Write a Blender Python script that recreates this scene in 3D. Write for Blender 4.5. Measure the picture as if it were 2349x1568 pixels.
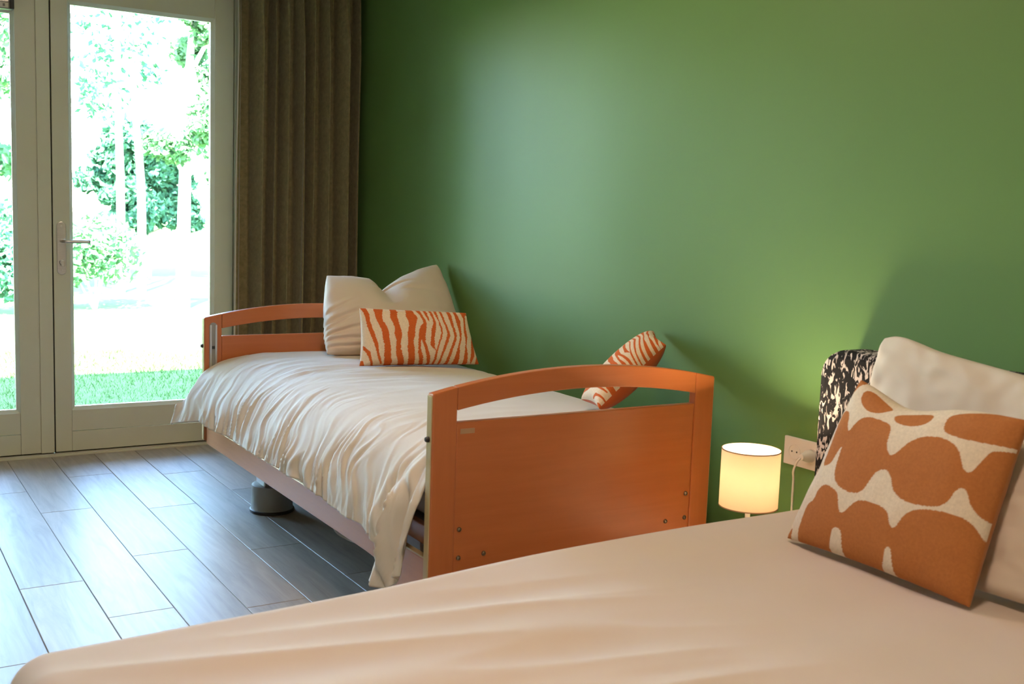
import bpy, bmesh, math, random
import numpy as np
from mathutils import Vector, Matrix, noise

# ------------------------------------------------------------------ reset
for o in list(bpy.data.objects):
    bpy.data.objects.remove(o)
SC = bpy.context.scene
COL = SC.collection

# ------------------------------------------------------------------ camera
IW, IH = 2349, 1568
F_PX, YAW, PITCH, ROLL = 2472.9, 0.5608, 0.1149, 0.0354
CAM_POS = Vector((-2.4212, -5.579, 1.2392))
fw = Vector((math.sin(YAW) * math.cos(PITCH), math.cos(YAW) * math.cos(PITCH), -math.sin(PITCH)))
rt = Vector((math.cos(YAW), -math.sin(YAW), 0))
up = rt.cross(fw)
r2 = rt * math.cos(ROLL) + up * math.sin(ROLL)
u2 = -rt * math.sin(ROLL) + up * math.cos(ROLL)
cd = bpy.data.cameras.new('camera')
cam = bpy.data.objects.new('camera', cd)
COL.objects.link(cam)
cd.sensor_fit = 'HORIZONTAL'
cd.sensor_width = 36.0
cd.lens = F_PX / IW * 36.0
cd.clip_start = 0.05
cd.clip_end = 200
M = Matrix(((r2.x, u2.x, -fw.x), (r2.y, u2.y, -fw.y), (r2.z, u2.z, -fw.z)))
cam.matrix_world = Matrix.Translation(CAM_POS) @ M.to_4x4()
cd.dof.use_dof = True
cd.dof.focus_distance = 4.3
cd.dof.aperture_fstop = 6.3
SC.camera = cam

# ------------------------------------------------------------------ light + exposure
SKY = 6.4
SUN = 135.0
FILL_LAMP_W = (22.0, 16.0)  # power of the two unseen lamps added for warm fill
BED_LAMP_W = 44.0
world = bpy.data.worlds.new('sky')
SC.world = world
world.use_nodes = True
bg = world.node_tree.nodes['Background']
sky = world.node_tree.nodes.new('ShaderNodeTexSky')
sky.sky_type = 'NISHITA'
sky.sun_disc = False
sky.dust_density = .5
sky.ozone_density = 2.2
sky.sun_elevation = math.radians(46)
sky.sun_rotation = math.radians(205)        # behind the house, where the sun lamp stands
world.node_tree.links.new(sky.outputs['Color'], bg.inputs['Color'])
bg.inputs['Strength'].default_value = SKY
sl = bpy.data.lights.new('sun', 'SUN')
sl.energy = SUN
sl.color = (1.0, 0.95, 0.86)
sl.angle = math.radians(0.6)
sun = bpy.data.objects.new('sun', sl)
COL.objects.link(sun)
sun_dir = Vector((0.30, 0.62, -0.72)).normalized()      # the sun stands behind the house
sun.rotation_euler = sun_dir.to_track_quat('-Z', 'Y').to_euler()
SC.view_settings.view_transform = 'Standard'
SC.view_settings.look = 'None'
SC.view_settings.gamma = 1.0
SC.view_settings.use_curve_mapping = False
SC.view_settings.exposure = 0.28
SC.cycles.max_bounces = 8
SC.cycles.diffuse_bounces = 5
SC.cycles.glossy_bounces = 4
SC.cycles.transmission_bounces = 6
SC.cycles.transparent_max_bounces = 10
SC.cycles.use_denoising = True
SC.cycles.sample_clamp_indirect = 8.0

random.seed(7)
rng = np.random.default_rng(7)

# ------------------------------------------------------------------ materials
def mat(name, color=(.8, .8, .8), rough=.5, metal=0.0, spec=.5):
    m = bpy.data.materials.new(name)
    m.use_nodes = True
    b = m.node_tree.nodes['Principled BSDF']
    b.inputs['Base Color'].default_value = (*color, 1)
    b.inputs['Roughness'].default_value = rough
    b.inputs['Metallic'].default_value = metal
    b.inputs['Specular IOR Level'].default_value = spec
    return m, m.node_tree.nodes, m.node_tree.links, b

def ramp(nodes, stops):
    r = nodes.new('ShaderNodeValToRGB')
    el = r.color_ramp.elements
    while len(el) < len(stops):
        el.new(0.5)
    for e, (p, c) in zip(el, stops):
        e.position = p
        e.color = (*c, 1)
    return r

def coords(n, l, kind='Object', scale=(1, 1, 1)):
    t = n.new('ShaderNodeTexCoord')
    mp = n.new('ShaderNodeMapping')
    mp.inputs['Scale'].default_value = scale
    l.new(t.outputs[kind], mp.inputs['Vector'])
    return mp

def noise_node(n, l, vec, scale, detail=3, rough=.5, dist=0.0):
    t = n.new('ShaderNodeTexNoise')
    t.inputs['Scale'].default_value = scale
    t.inputs['Detail'].default_value = detail
    t.inputs['Roughness'].default_value = rough
    t.inputs['Distortion'].default_value = dist
    l.new(vec.outputs[0], t.inputs['Vector'])
    return t

def bump(n, l, b, src, strength=.2, dist=.002):
    bp = n.new('ShaderNodeBump')
    bp.inputs['Strength'].default_value = strength
    bp.inputs['Distance'].default_value = dist
    l.new(src, bp.inputs['Height'])
    l.new(bp.outputs['Normal'], b.inputs['Normal'])

def plain_noise(name, c0, c1, rough, scale=6, detail=3, b_scale=0, b_str=.1, b_dist=.001, spec=.5, metal=0, stretch=(1, 1, 1)):
    m, n, l, b = mat(name, c0, rough, metal, spec)
    v = coords(n, l, 'Object', stretch)
    t = noise_node(n, l, v, scale, detail)
    r = ramp(n, [(.3, c0), (.7, c1)])
    l.new(t.outputs['Fac'], r.inputs['Fac'])
    l.new(r.outputs['Color'], b.inputs['Base Color'])
    if b_scale:
        t2 = noise_node(n, l, v, b_scale, 2)
        bump(n, l, b, t2.outputs['Fac'], b_str, b_dist)
    return m

M_GREEN = plain_noise('green_satin_paint', (.110, .222, .062), (.117, .231, .068), .50, 1.5, 2, 350, .05, .0004, spec=.36)
M_WHITE_WALL = plain_noise('cream_wall_paint', (.66, .60, .50), (.70, .64, .54), .8, 2)
M_CEIL = plain_noise('ceiling_paint', (.74, .72, .67), (.78, .76, .71), .9, 2)
M_SLAB = plain_noise('dark_groove_filler', (.10, .09, .075), (.15, .13, .11), .9, 20)
M_DOOR = plain_noise('off_white_gloss_paint', (.64, .655, .53), (.66, .675, .545), .33, 3)
M_GAP = mat('black_rubber_seal', (.01, .01, .01), .8)[0]
M_ALU = plain_noise('brushed_aluminium', (.55, .54, .52), (.62, .61, .59), .32, 30, metal=1, stretch=(1, 1, 12))
M_STEEL = plain_noise('satin_steel', (.60, .59, .57), (.66, .65, .63), .30, 30, metal=1)
M_BOLT = plain_noise('bolt_bronze', (.20, .15, .10), (.26, .2, .14), .3, 30, metal=1)
M_GREYPL = plain_noise('grey_plastic', (.24, .23, .21), (.28, .27, .25), .45, 8)
M_DARKPL = plain_noise('black_plastic', (.015, .015, .015), (.03, .03, .03), .5, 8)
M_WHITEPL = plain_noise('white_plastic', (.72, .68, .62), (.76, .72, .66), .35, 8)
M_LABEL = plain_noise('blank_sticker', (.40, .24, .13), (.44, .27, .15), .5, 20)

def wood(name, ca, cb, grain_axis, rough=.32):
    s = [14, 14, 14]
    s[grain_axis] = .9
    m, n, l, b = mat(name, ca, rough, 0, .5)
    v = coords(n, l, 'Object', s)
    t = noise_node(n, l, v, 3.0, 5, .6, .6)
    r = ramp(n, [(.25, ca), (.75, cb)])
    l.new(t.outputs['Fac'], r.inputs['Fac'])
    l.new(r.outputs['Color'], b.inputs['Base Color'])
    bump(n, l, b, t.outputs['Fac'], .04, .0006)
    return m
M_WOOD_X = wood('beech_veneer_lying', (.45, .130, .038), (.51, .155, .048), 0)
M_WOOD_Z = wood('beech_veneer_upright', (.45, .130, .038), (.51, .155, .048), 2)
M_WOOD_Y = wood('beech_veneer_beam', (.47, .20, .095), (.53, .235, .115), 1)
M_EDGE = plain_noise('pale_wood_edging', (.52, .40, .20), (.56, .44, .24), .4, 12)

def linen(name, c0, c1, rough=.85):
    m, n, l, b = mat(name, c0, rough, 0, .25)
    v = coords(n, l)
    t = noise_node(n, l, v, 3, 4)
    r = ramp(n, [(.3, c0), (.7, c1)])
    l.new(t.outputs['Fac'], r.inputs['Fac'])
    l.new(r.outputs['Color'], b.inputs['Base Color'])
    w = coords(n, l, 'Object', (900, 900, 900))
    t2 = noise_node(n, l, w, 1.0, 1)
    bump(n, l, b, t2.outputs['Fac'], .12, .0006)
    b.inputs['Sheen Weight'].default_value = .15
    return m
M_DUVET = linen('greige_linen', (.60, .545, .465), (.63, .575, .495))
M_DUVET2 = linen('greige_linen_sheet', (.59, .50, .425), (.62, .525, .45))
M_PILLOW = linen('greige_pillow_linen', (.66, .56, .46), (.70, .60, .495))
M_PILLOW2 = linen('pale_pillow_linen', (.62, .555, .47), (.66, .59, .50))
M_MATTRESS = linen('mattress_ticking', (.62, .60, .56), (.68, .66, .62))
M_LINING = linen('white_curtain_lining', (.75, .75, .70), (.8, .8, .75))

def velvet():
    m, n, l, b = mat('olive_velvet', (.07, .06, .03), .8, 0, .2)
    v = coords(n, l)
    t = noise_node(n, l, v, 45, 6, .7)
    r = ramp(n, [(.30, (.180, .158, .080)), (.55, (.250, .220, .114)), (.75, (.32, .282, .152))])
    l.new(t.outputs['Fac'], r.inputs['Fac'])
    l.new(r.outputs['Color'], b.inputs['Base Color'])
    b.inputs['Sheen Weight'].default_value = .35
    b.inputs['Sheen Roughness'].default_value = .4
    bump(n, l, b, t.outputs['Fac'], .15, .001)
    return m
M_VELVET = velvet()

def printed(name, c_bg, c_fg):
    m, n, l, b = mat(name, c_bg, .85, 0, .2)
    a = n.new('ShaderNodeAttribute')
    a.attribute_name = 'print'
    v = coords(n, l)
    t = noise_node(n, l, v, 160, 3, .7)
    mx = n.new('ShaderNodeMix')
    mx.data_type = 'RGBA'
    mx.inputs['A'].default_value = (*c_bg, 1)
    mx.inputs['B'].default_value = (*c_fg, 1)
    l.new(a.outputs['Fac'], mx.inputs['Factor'])
    hs = n.new('ShaderNodeMix')
    hs.data_type = 'RGBA'
    hs.blend_type = 'MULTIPLY'
    hs.inputs['Factor'].default_value = .5
    r = ramp(n, [(.25, (.72, .72, .72)), (.75, (1.15, 1.15, 1.15))])
    l.new(t.outputs['Fac'], r.inputs['Fac'])
    l.new(mx.outputs['Result'], hs.inputs['A'])
    l.new(r.outputs['Color'], hs.inputs['B'])
    l.new(hs.outputs['Result'], b.inputs['Base Color'])
    bump(n, l, b, t.outputs['Fac'], .2, .0006)
    return m
M_ZEBRA = printed('orange_cream_zebra_print', (.74, .60, .44), (.56, .115, .022))
M_ORANGE = linen('plain_orange_cotton', (.46, .085, .018), (.52, .10, .022))
M_BLOB = printed('brown_cream_wave_print', (.70, .60, .47), (.42, .155, .045))
M_BROWN = linen('plain_brown_cotton', (.36, .13, .035), (.40, .15, .04))

def speckle():
    m, n, l, b = mat('black_white_boucle', (.02, .02, .02), .9, 0, .2)
    v = coords(n, l, 'Object', (1, 1.5, .62))
    t = noise_node(n, l, v, 48, 2, .6, 1.2)
    v2 = coords(n, l, 'Object', (1, 1, 1))
    t2 = noise_node(n, l, v2, 14, 2)
    ad = n.new('ShaderNodeMath')
    ad.operation = 'MULTIPLY_ADD'
    ad.inputs[1].default_value = .35
    l.new(t2.outputs['Fac'], ad.inputs[0])
    l.new(t.outputs['Fac'], ad.inputs[2])
    r = ramp(n, [(.705, (.012, .011, .012)), (.755, (.62, .54, .50))])
    l.new(ad.outputs[0], r.inputs['Fac'])
    l.new(r.outputs['Color'], b.inputs['Base Color'])
    bump(n, l, b, ad.outputs[0], .3, .002)
    return m
M_SPECKLE = speckle()

def plank_mat():
    m, n, l, b = mat('grey_oak_laminate', (.2, .17, .14), .45, 0, .58)
    oi = n.new('ShaderNodeObjectInfo')
    v = coords(n, l, 'Object', (11, 1.0, 1))
    off = n.new('ShaderNodeVectorMath')
    off.operation = 'MULTIPLY_ADD'
    off.inputs[1].default_value = (37, 53, 11)
    comb = n.new('ShaderNodeCombineXYZ')
    for k in range(3):
        l.new(oi.outputs['Random'], comb.inputs[k])
    l.new(comb.outputs[0], off.inputs[0])
    l.new(v.outputs[0], off.inputs[2])
    t = noise_node(n, l, off, 2.4, 6, .62, .9)
    r = ramp(n, [(.25, (.27, .225, .175)), (.5, (.36, .305, .24)), (.75, (.44, .38, .305))])
    l.new(t.outputs['Fac'], r.inputs['Fac'])
    hv = n.new('ShaderNodeHueSaturation')
    mr = n.new('ShaderNodeMapRange')
    mr.inputs['To Min'].default_value = .85
    mr.inputs['To Max'].default_value = 1.15
    l.new(oi.outputs['Random'], mr.inputs['Value'])
    l.new(mr.outputs['Result'], hv.inputs['Value'])
    l.new(r.outputs['Color'], hv.inputs['Color'])
    l.new(hv.outputs['Color'], b.inputs['Base Color'])
    bump(n, l, b, t.outputs['Fac'], .06, .001)
    return m
M_PLANK = plank_mat()

def glass_mat():
    m = bpy.data.materials.new('clear_window_glass')
    m.use_nodes = True
    n, l = m.node_tree.nodes, m.node_tree.links
    n.clear()
    out = n.new('ShaderNodeOutputMaterial')
    tr = n.new('ShaderNodeBsdfTransparent')
    tr.inputs['Color'].default_value = (.96, .985, .97, 1)
    gl = n.new('ShaderNodeBsdfGlossy')
    gl.inputs['Roughness'].default_value = .01
    fr = n.new('ShaderNodeFresnel')
    fr.inputs['IOR'].default_value = 1.35
    mx = n.new('ShaderNodeMixShader')
    l.new(fr.outputs[0], mx.inputs[0])
    l.new(tr.outputs[0], mx.inputs[1])
    l.new(gl.outputs[0], mx.inputs[2])
    l.new(mx.outputs[0], out.inputs[0])
    return m
M_GLASS = glass_mat()

def thin_mat(name, c, trans, frac, rough=.8):
    """diffuse + translucent sheet (leaves, lamp shade)"""
    m = bpy.data.materials.new(name)
    m.use_nodes = True
    n, l = m.node_tree.nodes, m.node_tree.links
    n.clear()
    out = n.new('ShaderNodeOutputMaterial')
    d = n.new('ShaderNodeBsdfDiffuse')
    t = n.new('ShaderNodeBsdfTranslucent')
    v = coords(n, l)
    nz = noise_node(n, l, v, 1.7, 3)
    r = ramp(n, [(.3, tuple(x * .75 for x in c)), (.7, tuple(min(1, x * 1.25) for x in c))])
    l.new(nz.outputs['Fac'], r.inputs['Fac'])
    l.new(r.outputs['Color'], d.inputs['Color'])
    t.inputs['Color'].default_value = (*trans, 1)
    mx = n.new('ShaderNodeMixShader')
    mx.inputs[0].default_value = frac
    l.new(d.outputs[0], mx.inputs[1])
    l.new(t.outputs[0], mx.inputs[2])
    l.new(mx.outputs[0], out.inputs[0])
    return m
M_LEAF_A = thin_mat('leaf_mid_green', (.07, .17, .075), (.09, .22, .06), .3)
M_LEAF_B = thin_mat('leaf_yellow_green', (.080, .175, .080), (.10, .22, .08), .35)
M_LEAF_C = thin_mat('leaf_blue_green', (.055, .15, .085), (.06, .18, .075), .25)
M_LEAF_D = thin_mat('leaf_shaded_green', (.045, .125, .072), (.04, .12, .06), .2)  # darkened leaf colour stands in for shade on the understorey
M_GRASSB = thin_mat('grass_blade_green', (.040, .088, .024), (.035, .085, .02), .3)
M_LAWN = plain_noise('lawn_turf', (.045, .092, .022), (.07, .12, .036), .95, 9, 5, spec=.1)
M_BARK = plain_noise('pale_bark', (.34, .32, .28), (.44, .41, .36), .9, 18, stretch=(3, 3, .5))
M_SHADE = thin_mat('cream_lamp_shade_linen', (.76, .70, .60), (.80, .68, .52), .50)
M_RIM = plain_noise('shade_rim_trim', (.42, .25, .14), (.46, .28, .16), .7, 20)
M_NIGHT = plain_noise('white_lacquer', (.6, .57, .52), (.64, .61, .56), .4, 5)

def emit_mat(name, c, s):
    m = bpy.data.materials.new(name)
    m.use_nodes = True
    n, l = m.node_tree.nodes, m.node_tree.links
    n.clear()
    out = n.new('ShaderNodeOutputMaterial')
    e = n.new('ShaderNodeEmission')
    e.inputs['Color'].default_value = (*c, 1)
    e.inputs['Strength'].default_value = s
    l.new(e.outputs[0], out.inputs[0])
    return m

# ------------------------------------------------------------------ mesh helpers
def link(name, me, m=None, parent=None, smooth=False):
    o = bpy.data.objects.new(name, me)
    COL.objects.link(o)
    if m is not None:
        for mm in (m if isinstance(m, (list, tuple)) else [m]):
            me.materials.append(mm)
    if smooth:
        me.polygons.foreach_set('use_smooth', [True] * len(me.polygons))
    if parent is not None:
        o.parent = parent
    return o

def from_bm(name, bm, m, parent=None, smooth=False):
    bmesh.ops.recalc_face_normals(bm, faces=bm.faces[:])
    me = bpy.data.meshes.new(name)
    bm.to_mesh(me)
    bm.free()
    return link(name, me, m, parent, smooth)

def box(name, lo, hi, m, parent=None, bev=0.003, seg=2):
    bm = bmesh.new()
    bmesh.ops.create_cube(bm, size=1)
    lo, hi = Vector(lo), Vector(hi)
    for v in bm.verts:
        v.co = Vector((lo[i] + (v.co[i] + .5) * (hi[i] - lo[i]) for i in range(3)))
    if bev:
        bmesh.ops.bevel(bm, geom=bm.edges[:], offset=bev, segments=seg, affect='EDGES', profile=.6)
    return from_bm(name, bm, m, parent)

def empty(name, loc=(0, 0, 0)):
    o = bpy.data.objects.new(name, None)
    COL.objects.link(o)
    o.empty_display_size = .05
    return o

def tag(o, label=None, cat=None, group=None, kind=None):
    if label: o['label'] = label
    if cat: o['category'] = cat
    if group: o['group'] = group
    if kind: o['kind'] = kind
    return o

def prism(name, pts, axis, a0, a1, m, parent=None, bev=0.0):
    """extrude a 2-D outline; axis 0: pts are (y,z); axis 1: (x,z); axis 2: (x,y)"""
    bm = bmesh.new()
    def P(p, a):
        return (a, p[0], p[1]) if axis == 0 else ((p[0], a, p[1]) if axis == 1 else (p[0], p[1], a))
    v0 = [bm.verts.new(P(p, a0)) for p in pts]
    v1 = [bm.verts.new(P(p, a1)) for p in pts]
    n = len(pts)
    bm.faces.new(v0)
    bm.faces.new(v1[::-1])
    for i in range(n):
        bm.faces.new((v0[i], v1[i], v1[(i + 1) % n], v0[(i + 1) % n]))
    bmesh.ops.recalc_face_normals(bm, faces=bm.faces[:])
    if bev:
        es = [e for e in bm.edges if len(e.link_faces) == 2 and e.calc_face_angle() > .6]
        bmesh.ops.bevel(bm, geom=es, offset=bev, segments=2, affect='EDGES', profile=.6)
    return from_bm(name, bm, m, parent)

def lathe(name, prof, center, m, parent=None, seg=40, axis=2, smooth=True, close=False):
    """prof: (radius, height) list"""
    bm = bmesh.new()
    rings = []
    for r, h in prof:
        ring = []
        for k in range(seg):
            a = 2 * math.pi * k / seg
            c, s = r * math.cos(a), r * math.sin(a)
            q = (c, s, h) if axis == 2 else ((c, h, s) if axis == 1 else (h, c, s))
            ring.append(bm.verts.new(Vector(q) + Vector(center)))
        rings.append(ring)
    for a, b in zip(rings, rings[1:]):
        for k in range(seg):
            bm.faces.new((a[k], a[(k + 1) % seg], b[(k + 1) % seg], b[k]))
    if close:
        a, b = rings[-1], rings[0]
        for k in range(seg):
            bm.faces.new((a[k], a[(k + 1) % seg], b[(k + 1) % seg], b[k]))
    else:
        bm.faces.new(rings[0][::-1])
        bm.faces.new(rings[-1])
    o = from_bm(name, bm, m, parent, smooth)
    if smooth:
        o.data.set_sharp_from_angle(angle=math.radians(40))
    return o

def tube(name, pts, rad, m, parent=None, seg=10):
    """round tube along a smooth path; rad a number or one per point"""
    P = [Vector(p) for p in pts]
    Q, Rr = [], []
    n = len(P)
    rads = rad if isinstance(rad, (list, tuple)) else [rad] * n
    for i in range(n - 1):
        p0, p1, p2, p3 = P[max(i - 1, 0)], P[i], P[i + 1], P[min(i + 2, n - 1)]
        for k in range(6):
            t = k / 6
            Q.append(.5 * ((2 * p1) + (-p0 + p2) * t + (2 * p0 - 5 * p1 + 4 * p2 - p3) * t * t + (-p0 + 3 * p1 - 3 * p2 + p3) * t ** 3))
            Rr.append(rads[i] * (1 - t) + rads[i + 1] * t)
    Q.append(P[-1]); Rr.append(rads[-1])
    bm = bmesh.new()
    rings = []
    ref = Vector((.3, .2, .93))
    for i, q in enumerate(Q):
        d = (Q[min(i + 1, len(Q) - 1)] - Q[max(i - 1, 0)]).normalized()
        a = d.cross(ref)
        if a.length < 1e-3: a = d.cross(Vector((1, 0, 0)))
        a.normalize()
        b = d.cross(a)
        rings.append([bm.verts.new(q + (a * math.cos(2 * math.pi * k / seg) + b * math.sin(2 * math.pi * k / seg)) * Rr[i]) for k in range(seg)])
    for a, b in zip(rings, rings[1:]):
        for k in range(seg):
            bm.faces.new((a[k], a[(k + 1) % seg], b[(k + 1) % seg], b[k]))
    bm.faces.new(rings[0][::-1]); bm.faces.new(rings[-1])
    return from_bm(name, bm, m, parent, True)

def grid_mesh(name, V, m, parent=None, thick=0.0, wrap=False):
    """V: (nu, nv, 3) array -> smooth sheet, optionally given thickness"""
    nu, nv = V.shape[:2]
    idx = np.arange(nu * nv).reshape(nu, nv)
    f = np.stack([idx[:-1, :-1], idx[1:, :-1], idx[1:, 1:], idx[:-1, 1:]], -1).reshape(-1, 4)
    me = bpy.data.meshes.new(name)
    me.from_pydata(V.reshape(-1, 3).tolist(), [], f.tolist())
    o = link(name, me, m, parent, True)
    if thick:
        md = o.modifiers.new('thickness', 'SOLIDIFY')
        md.thickness = thick
        md.offset = -1
    return o

def nz(x, y, z=0.0):
    return noise.noise(Vector((x, y, z)))

# ------------------------------------------------------------------ the room
RX0, RY0, RZ = -4.6, -6.7, 2.62
GROUND = -0.10

# floor: a recessed base with every plank as a piece of its own
PW, PL, G = 0.1967, 1.262, 0.0022
floor = box('floor', (RX0 - .2, RY0 - .2, -.10), (.2, .08, -.0025), M_SLAB, None, 0)
tag(floor, kind='structure', label='grey oak laminate plank floor')
bm = bmesh.new()
bmesh.ops.create_cube(bm, size=1)
for v in bm.verts:
    v.co = Vector((v.co.x * (PW - G), v.co.y * (PL - G), v.co.z * .012))
bmesh.ops.bevel(bm, geom=[e for e in bm.edges if all(v.co.z > 0 for v in e.verts)], offset=.0014, segments=1, affect='EDGES')
plank_me = bpy.data.meshes.new('plank')
bmesh.ops.recalc_face_normals(bm, faces=bm.faces[:])
bm.to_mesh(plank_me); bm.free()
plank_me.materials.append(M_PLANK)
joint = {-1: -2.541, 0: -1.930, 1: -2.302, 2: -1.740, 3: -2.405, 4: -1.848, 5: -2.25, 6: -1.6, 7: -2.1, 8: -1.3, 9: -1.9}
X_SEAM = -1.9604
def plank(x0, x1, y0, y1):
    o = None
    if abs((x1 - x0) - PW) < 1e-4 and abs((y1 - y0) - PL) < 1e-4:
        o = bpy.data.objects.new('plank', plank_me)
        COL.objects.link(o)
        o.location = ((x0 + x1) / 2, (y0 + y1) / 2, -.006)
    else:
        o = box('plank', (x0 + G / 2, y0 + G / 2, -.012), (x1 - G / 2, y1 - G / 2, 0), M_PLANK, None, .0012, 1)
    o.parent = floor
k = -14
while X_SEAM + k * PW < 0:
    x0 = max(X_SEAM + k * PW, RX0); x1 = min(X_SEAM + (k + 1) * PW, -.002)
    if x1 - x0 > .02:
        y = joint.get(k, -1.0 - ((k * 0.437) % 1) * PL)
        while y < 0: y += PL
        while y > RY0:
            a, b = max(y - PL, RY0), min(y, -.035)
            if b - a > .03: plank(x0, x1, a, b)
            y -= PL
    k += 1

wall_right = box('wall_right', (0, RY0 - .2, -.1), (.2, .2, RZ + .2), M_GREEN, None, 0)
wall_left = box('wall_left', (RX0 - .2, RY0 - .2, -.1), (RX0, .2, RZ + .2), M_WHITE_WALL, None, 0)
wall_back = box('wall_back', (RX0, RY0 - .2, -.1), (0, RY0, RZ + .2), M_WHITE_WALL, None, 0)
ceiling = box('ceiling', (RX0, RY0, RZ), (0, 0, RZ + .2), M_CEIL, None, 0)
DX0, DX1, DZ1 = -2.53, -.585, 2.36           # opening for the pair of doors
bm = bmesh.new()
for lo, hi in (((RX0, .0, -.1), (DX0, .2, RZ + .2)), ((DX1, 0, -.1), (0, .2, RZ + .2)), ((DX0, 0, DZ1), (DX1, .2, RZ + .2))):
    r = bmesh.ops.create_cube(bm, size=1)
    for v in r['verts']:
        v.co = Vector((lo[i] + (v.co[i] + .5) * (hi[i] - lo[i]) for i in range(3)))
wall_far = from_bm('wall_far', bm, M_WHITE_WALL)
roof = box('roof', (RX0 - .5, RY0 - .5, RZ + .2), (.6, .62, RZ + .42), M_WHITE_WALL, None, 0)
for o, t in ((wall_right, 'satin green painted wall behind the beds'), (wall_left, 'cream painted side wall'), (wall_back, 'cream painted wall opposite the garden doors'),
             (ceiling, 'white painted ceiling'), (wall_far, 'wall around the garden doors'), (roof, 'roof overhang above the garden doors')):
    tag(o, label=t, kind='structure')

# door frame and threshold
tr = empty('trim_1'); tag(tr, label='off-white frame around the garden doors', kind='structure')
box('jamb', (DX1 - .075, -.012, 0), (DX1, .12, DZ1), M_DOOR, tr)
box('jamb', (DX0, -.012, 0), (DX0 + .075, .12, DZ1), M_DOOR, tr)
box('head', (DX0 + .075, -.012, DZ1 - .055), (DX1 - .075, .12, DZ1), M_DOOR, tr)
th = empty('trim_2'); tag(th, label='pale threshold strip under the garden doors', kind='structure')
box('threshold_strip', (DX0, -.033, -.012), (DX1, .12, .009), M_DOOR, th, .003)
box('threshold_lip', (DX0, -.020, .009), (DX1, -.012, .013), M_ALU, th, .001)
for k in range(9):
    lathe('screw', [(.0001, 0), (.0032, 0), (.0032, .0012), (.0001, .0016)], (DX0 + .12 + k * .215, -.027, .009), M_STEEL, th, 10)

def door_leaf(name, gl, gr, gb, gt, x0, x1, label):
    """gl..gt: clear glass edges; x0..x1: leaf edges"""
    d = empty(name); tag(d, label=label, kind='structure')
    z0, z1 = .016, DZ1 - .062
    bw = .016                                     # glazing bead width
    sl_, sr_ = gl - bw, gr + bw
    box('stile', (x0, 0, z0), (sl_ - .0006, .055, z1), M_DOOR, d, .0025)
    box('stile', (sr_ + .0006, 0, z0), (x1, .055, z1), M_DOOR, d, .0025)
    box('bottom_rail', (sl_, .001, .116), (sr_, .055, gb - bw), M_DOOR, d, .002)
    box('bottom_board', (sl_, .001, z0), (sr_, .055, .1135), M_DOOR, d, .002)
    box('top_rail', (sl_, .001, gt + bw), (sr_, .055, z1), M_DOOR, d, .0025)
    # glazing beads slope back to the pane
    def bead(p):
        bm = bmesh.new()
        f = [bm.verts.new(q) for q in p]
        for q in ((0, 1, 2, 3), (4, 5, 6, 7), (0, 1, 5, 4), (1, 2, 6, 5), (2, 3, 7, 6), (3, 0, 4, 7)):
            bm.faces.new([f[i] for i in q])
        from_bm('glazing_bead', bm, M_DOOR, d)
    y0, y1, yb = .003, .020, .024
    A = (sl_, gb - bw, sr_, gt + bw); B = (gl, gb, gr, gt)
    bead([(A[0], y0, A[1]), (A[0], y0, A[3]), (B[0], y1, B[3]), (B[0], y1, B[1]), (A[0], yb, A[1]), (A[0], yb, A[3]), (B[0], yb, B[3]), (B[0], yb, B[1])])
    bead([(A[2], y0, A[1]), (A[2], y0, A[3]), (B[2], y1, B[3]), (B[2], y1, B[1]), (A[2], yb, A[1]), (A[2], yb, A[3]), (B[2], yb, B[3]), (B[2], yb, B[1])])
    bead([(A[0], y0, A[1]), (A[2], y0, A[1]), (B[2], y1, B[1]), (B[0], y1, B[1]), (A[0], yb, A[1]), (A[2], yb, A[1]), (B[2], yb, B[1]), (B[0], yb, B[1])])
    bead([(A[0], y0, A[3]), (A[2], y0, A[3]), (B[2], y1, B[3]), (B[0], y1, B[3]), (A[0], yb, A[3]), (A[2], yb, A[3]), (B[2], yb, B[3]), (B[0], yb, B[3])])
    box('pane', (sl_, .026, gb - bw), (sr_, .030, gt + bw), M_GLASS, d, 0)
    # rebate behind the pane (outer glazing bars)
    for lo, hi in (((sl_, .032, gb - bw), (gl - .003, .055, gt + bw)), ((gr + .003, .032, gb - bw), (sr_, .055, gt + bw)),
                   ((sl_, .032, gb - bw), (sr_, .055, gb - .003)), ((sl_, .032, gt + .003), (sr_, .055, gt + bw))):
        box('outer_bead', lo, hi, M_DOOR, d, .001, 1)
    box('bottom_seal', (x0, .022, .0085), (x1, .050, z0 + .002), M_GAP, d, 0)
    box('top_seal', (x0, .022, z1 - .002), (x1, .050, DZ1 - .054), M_GAP, d, 0)
    return d

d1 = door_leaf('door_1', -1.447, -.778, .236, 2.168, -1.5395, DX1 - .079, 'off-white glazed garden door with lever handle')
d2 = door_leaf('door_2', -2.375, -1.713, .236, 2.094, DX0 + .079, -1.5455, 'off-white glazed garden door without handle at the picture edge')
box('astragal', (-1.607, -.010, .016), (-1.5465, .0, DZ1 - .062), M_DOOR, d2, .003)
box('rubber_seal', (-1.5465, .012, .016), (-1.5385, .05, DZ1 - .062), M_GAP, d2, 0)

box('side_seal', (DX1 - .080, .022, .016), (DX1 - .074, .050, DZ1 - .062), M_GAP, d1, 0)
box('side_seal', (DX0 + .074, .022, .016), (DX0 + .080, .050, DZ1 - .062), M_GAP, d2, 0)

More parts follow.
